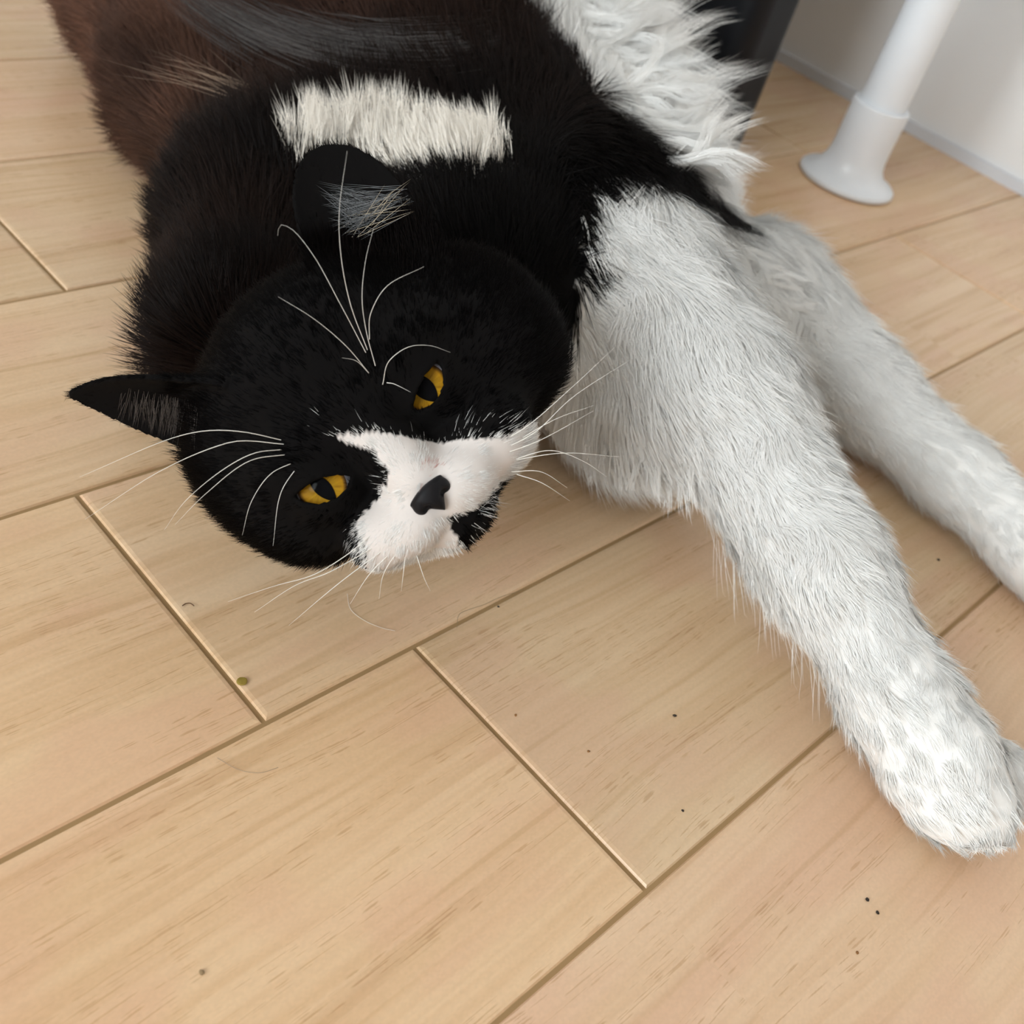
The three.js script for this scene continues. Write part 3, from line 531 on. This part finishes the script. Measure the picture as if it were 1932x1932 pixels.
// locks of long white hair along the belly and the breast, each tapering to one tip
function lock(root, tip, count, spread, o = {}) {
  const ph = rr(1, 5), len = tip.distanceTo(root), bendK = len * (o.bend ?? 0.28) * (rnd() < 0.5 ? -1 : 1);
  for (let i = 0; i < count; i++) {
    const p = root.clone().add(V(gauss() * spread, gauss() * spread * 0.6, gauss() * spread)), q = tip.clone().add(V(gauss(), gauss(), gauss()).multiplyScalar(0.0016)), d = q.sub(p); d.multiplyScalar(rr(0.75, 1.05)); const l = d.length(); d.normalize();
    if (p.y + d.y * l < 0.001) d.y = (0.001 - p.y) / l;
    if (inBin(p.x + d.x * l, 0, p.z + d.z * l)) continue;
    const bz = V(0, 1, 0).addScaledVector(d, -d.y).normalize().addScaledVector(EYE.clone().sub(p).normalize().cross(d).normalize(), 1.2).normalize(); bz.addScaledVector(d, -bz.dot(d)).normalize(); const out = EYE.clone().sub(p).normalize(); out.addScaledVector(d, -out.dot(d)).normalize();
    (furs.white_fur_wave ??= new Coat()).hair(p.add(catInv), d, l, bz, bendK * rr(0.85, 1.15), out.clone().cross(d).normalize(), rr(0.00014, 0.00024), out, jit([0.95, 0.94, 0.915], 0.04), ph + rr(-0.25, 0.25));
  }
}
for (let i = 0; i < 110; i++) { const t = rnd(), u = rnd(), r = lifted(hit(mix(1080, 1290, t) + u * 50 - 20, mix(-5, 330, t) + rr(-25, 15)), 0.003); if (r) lock(r, r.clone().addScaledVector(Rt, rr(0.024, 0.058) * (t > 0.55 ? 0.62 : 1)).addScaledVector(Up, rr(-0.022, 0.018)).addScaledVector(Fw, rr(-0.014, 0.004)), 34, 0.0034, { bend: 0.34 }); }
for (let i = 0; i < 26; i++) { const t = rnd(), r = lifted(hit(mix(1400, 1545, t) + rr(-20, 5), mix(450, 640, t) + rr(-20, 20)), 0.002); if (r) lock(r, r.clone().addScaledVector(Rt, rr(0.007, 0.018)).addScaledVector(Up, rr(-0.010, 0.001)).addScaledVector(Fw, rr(-0.004, 0.006)), 18, 0.002, { bend: 0.15 }); }
for (let i = 0; i < 46; i++) { const t = rnd(), r = lifted(hit(mix(1055, 1310, t), mix(835, 905, t) + rr(-30, 10)), 0.002); if (r) lock(r, r.clone().addScaledVector(Up, -rr(0.008, 0.017)).addScaledVector(Rt, rr(-0.003, 0.005)), 16, 0.002, { bend: 0.12 }); }
for (let i = 0; i < 60; i++) { const t = rnd(), x = mix(1318, 1580, t), y = mix(985, 1300, t), a = at(x + 10, y, 0.016), b = at(x + rr(0, 45), y + rr(60, 130), 0.003); wisp('white_fur_wave', a, b, { color: [0.9, 0.88, 0.84], w: 0.00012, bend: 0.2 }); }
for (const [x0, y0, x1, y1] of [[1790, 1555, 1812, 1602], [1830, 1560, 1830, 1592], [1868, 1560, 1885, 1602], [1850, 1560, 1862, 1590], [1770, 1550, 1762, 1578], [1735, 1530, 1716, 1556]]) lock(at(x0, y0, 0.012), at(x1, y1, 0.003), 30, 0.0028, { bend: 0.1 });
for (let i = 0; i < 30; i++) { const t = rnd(), a = hit(mix(1680, 1870, t), mix(965, 1300, t)); if (a) wisp('white_fur_wave', a, a.clone().addScaledVector(Rt, rr(0.006, 0.016)).addScaledVector(Up, rr(-0.002, 0.005)), { color: [0.9, 0.88, 0.84], w: 0.00012, bend: 0.2 }); }
let total = 0;
for (const [key, f] of Object.entries(furs)) {
  const white = key.startsWith('white'); total += f.n;
  f.build(key.replace('_wave', '').replace('_face', '_fur'), key === 'black_face' ? headFur : white ? whiteFur : blackFur);
  console.log(key, f.n, 'hairs', f.f / 3, 'triangles');
}
// whiskers: measured as pixel tracks, each given its own height before the face
const whiskerMat = std({ color: new THREE.Color(0.85, 0.83, 0.78), roughness: 0.4 });
function whisker(pts, r = 0.00013, name = 'whisker', mat = whiskerMat) {
  const c = new THREE.CatmullRomCurve3(pts.map((p) => p.clone().add(catInv))), n = 26, g = new THREE.TubeGeometry(c, n, 1, 5), P = g.attributes.position, ctr = V(0, 0, 0), q = V(0, 0, 0);
  for (let i = 0; i < P.count; i++) { const k = Math.floor(i / 6), t = k / n; c.getPointAt(t, ctr); q.fromBufferAttribute(P, i).sub(ctr).multiplyScalar(r * (1 - 0.8 * t)).add(ctr); P.setXYZ(i, q.x, q.y, q.z); }
  return put(name, g, mat, cat);
}
const W = [
  [[690, 665, 2], [640, 570, 16], [590, 480, 22], [550, 432, 22], [528, 425, 20], [524, 445, 18]], [[693, 660, 2], [660, 570, 16], [643, 480, 24], [640, 400, 26], [655, 285, 26]],
  [[708, 690, 2], [690, 620, 14], [683, 560, 20], [690, 490, 22], [705, 430, 22]], [[697, 640, 4], [700, 590, 14], [730, 540, 18], [800, 503, 18]], [[697, 705, 1], [650, 650, 12], [590, 600, 18], [525, 560, 18]], [[697, 705, 1], [670, 680, 8], [645, 675, 10]],
  [[722, 725, 2], [735, 680, 12], [770, 655, 14], [810, 652, 12], [850, 665, 8]], [[730, 722, 4], [745, 725, 8], [775, 740, 9]],
  [[530, 830, 0], [460, 815, 6], [400, 812, 6], [330, 825, 0], [150, 900, -14]], [[535, 838, 0], [450, 832, 6], [400, 845, 6], [300, 890, -2], [160, 980, -16]], [[535, 848, 0], [480, 855, 6], [430, 880, 6], [350, 945, 0], [310, 1000, -6]], [[545, 857, 0], [470, 870, 6], [390, 930, 4], [330, 990, -4]], [[560, 870, 0], [510, 895, 5], [475, 945, 5], [457, 1010, 0]], [[565, 875, 0], [530, 930, 4], [515, 1030, 2]],
  [[700, 1010, 4], [650, 1050, 6], [590, 1085, 4], [520, 1105, 0], [430, 1135, -8]], [[710, 1030, 4], [620, 1080, 6], [560, 1103, 2], [480, 1155, -6]], [[720, 1040, 5], [640, 1100, 5], [545, 1180, -6]], [[735, 1045, 5], [700, 1080, 5], [660, 1140, -4]], [[750, 1040, 6], [725, 1080, 6], [715, 1130, -2]], [[765, 1045, 6], [760, 1090, 5], [757, 1115, 0]], [[785, 1045, 6], [800, 1090, 5], [812, 1115, 0]],
  [[945, 850, 2], [1010, 815, 8], [1080, 750, 10], [1195, 675, 8]], [[945, 835, 2], [1000, 800, 8], [1080, 730, 10], [1160, 655, 8]], [[940, 860, 2], [1020, 830, 8], [1120, 775, 8]], [[970, 835, 0], [1050, 790, 6], [1120, 765, 6]], [[960, 870, 0], [1040, 850, 6], [1100, 870, 6], [1145, 900, 2]], [[960, 870, 0], [1060, 855, 6], [1170, 862, 4]], [[965, 890, 0], [1020, 890, 5], [1070, 920, 2]], [[975, 895, 0], [1020, 910, 5], [1075, 945, 0]],
];
for (const w of W) whisker(w.map(([x, y, z]) => { const p = hpx(x, y, z); if (p.y < 0.001) p.y = 0.001; return p; }));


// ---------------------------------------------------------------- crumbs and loose hairs on the planks
function crumb(px, py, size, color, label, flat = 0.5) {
  const g = new THREE.IcosahedronGeometry(size, 2), P = g.attributes.position;
  for (let i = 0; i < P.count; i++) { const k = 0.7 + 0.6 * noise3(P.getX(i) / size * 1.3 + px, P.getY(i) / size * 1.3, P.getZ(i) / size * 1.3 + py); P.setXYZ(i, P.getX(i) * k * 1.25, P.getY(i) * k * flat, P.getZ(i) * k); }
  g.computeVertexNormals(); g.computeBoundingBox();
  const m = put('crumb', g, std({ color: new THREE.Color(...color), roughness: 0.7 })); m.position.copy(at(px, py, 0)); m.position.y = -g.boundingBox.min.y; m.rotation.y = px; tag(m, label, 'crumb', 'crumbs on the planks');
  if (crumb.n) m.name = 'crumb_' + String(crumb.n).padStart(3, '0'); crumb.n = (crumb.n ?? 0) + 1;
}
const DARK = [0.025, 0.016, 0.01], RUST = [0.25, 0.11, 0.03];
crumb(457, 1287, 0.0014, [0.30, 0.21, 0.03], 'flat yellow-brown crumb lying at the cross joint below the cat\'s cheek', 0.35);
crumb(940, 1145, 0.00035, DARK, 'tiny black speck just under the long joint below the cat\'s chin');
crumb(973, 1350, 0.0004, RUST, 'small rusty speck at the left side of the plank beneath the foreleg');
crumb(1273, 1351, 0.00055, DARK, 'dark brown crumb in the middle of the plank beside the stretched foreleg');
crumb(1288, 1530, 0.0004, DARK, 'small dark speck near the lower end of the plank beside the foreleg');
crumb(1110, 1418, 0.0004, RUST, 'faint orange speck left of the middle of the plank beside the foreleg');
crumb(1655, 1722, 0.0005, DARK, 'lower one of two close brown crumbs below the large front paw');
crumb(1636, 1698, 0.0006, DARK, 'upper one of two close brown crumbs below the large front paw');
crumb(1617, 1798, 0.0004, RUST, 'single orange speck farthest below the large front paw');
crumb(1770, 1057, 0.0006, DARK, 'dark crumb on the floor between the two white forelegs');
crumb(380, 1835, 0.0006, [0.3, 0.2, 0.1], 'pale brown speck at the bottom left on the wide plank');
function looseHair(pts, r, color, label) {
  const c = new THREE.CatmullRomCurve3(pts.map(([x, y, h]) => at(x, y, h ?? 0.0004))), m = put('loose_hair', new THREE.TubeGeometry(c, 60, r, 5), std({ color: new THREE.Color(...color), roughness: 0.6 }));
  tag(m, label, 'hair', null); if (looseHair.n) m.name = 'loose_hair_' + String(looseHair.n).padStart(3, '0'); looseHair.n = (looseHair.n ?? 0) + 1;
}
looseHair([[344, 1143], [350, 1139], [358, 1138], [366, 1143, 0.001]], 0.00016, [0.14, 0.06, 0.02], 'short curled brown fibre on the plank left below the cat\'s cheek');
looseHair([[862, 1184], [866, 1160, 0.0012], [885, 1150], [915, 1140], [940, 1128], [990, 1112]], 0.00009, [0.28, 0.19, 0.10], 'fine brown hair curling out of the long joint below the chin');
looseHair([[655, 1120], [662, 1150], [690, 1172], [725, 1186], [745, 1190]], 0.00007, [0.8, 0.74, 0.66], 'single pale shed hair curving over the plank below the muzzle');
looseHair([[410, 1430], [450, 1452], [490, 1458], [525, 1448]], 0.00008, [0.42, 0.3, 0.2], 'fine shed hair lying under the long joint at the left');

renderer.render(scene, camera);
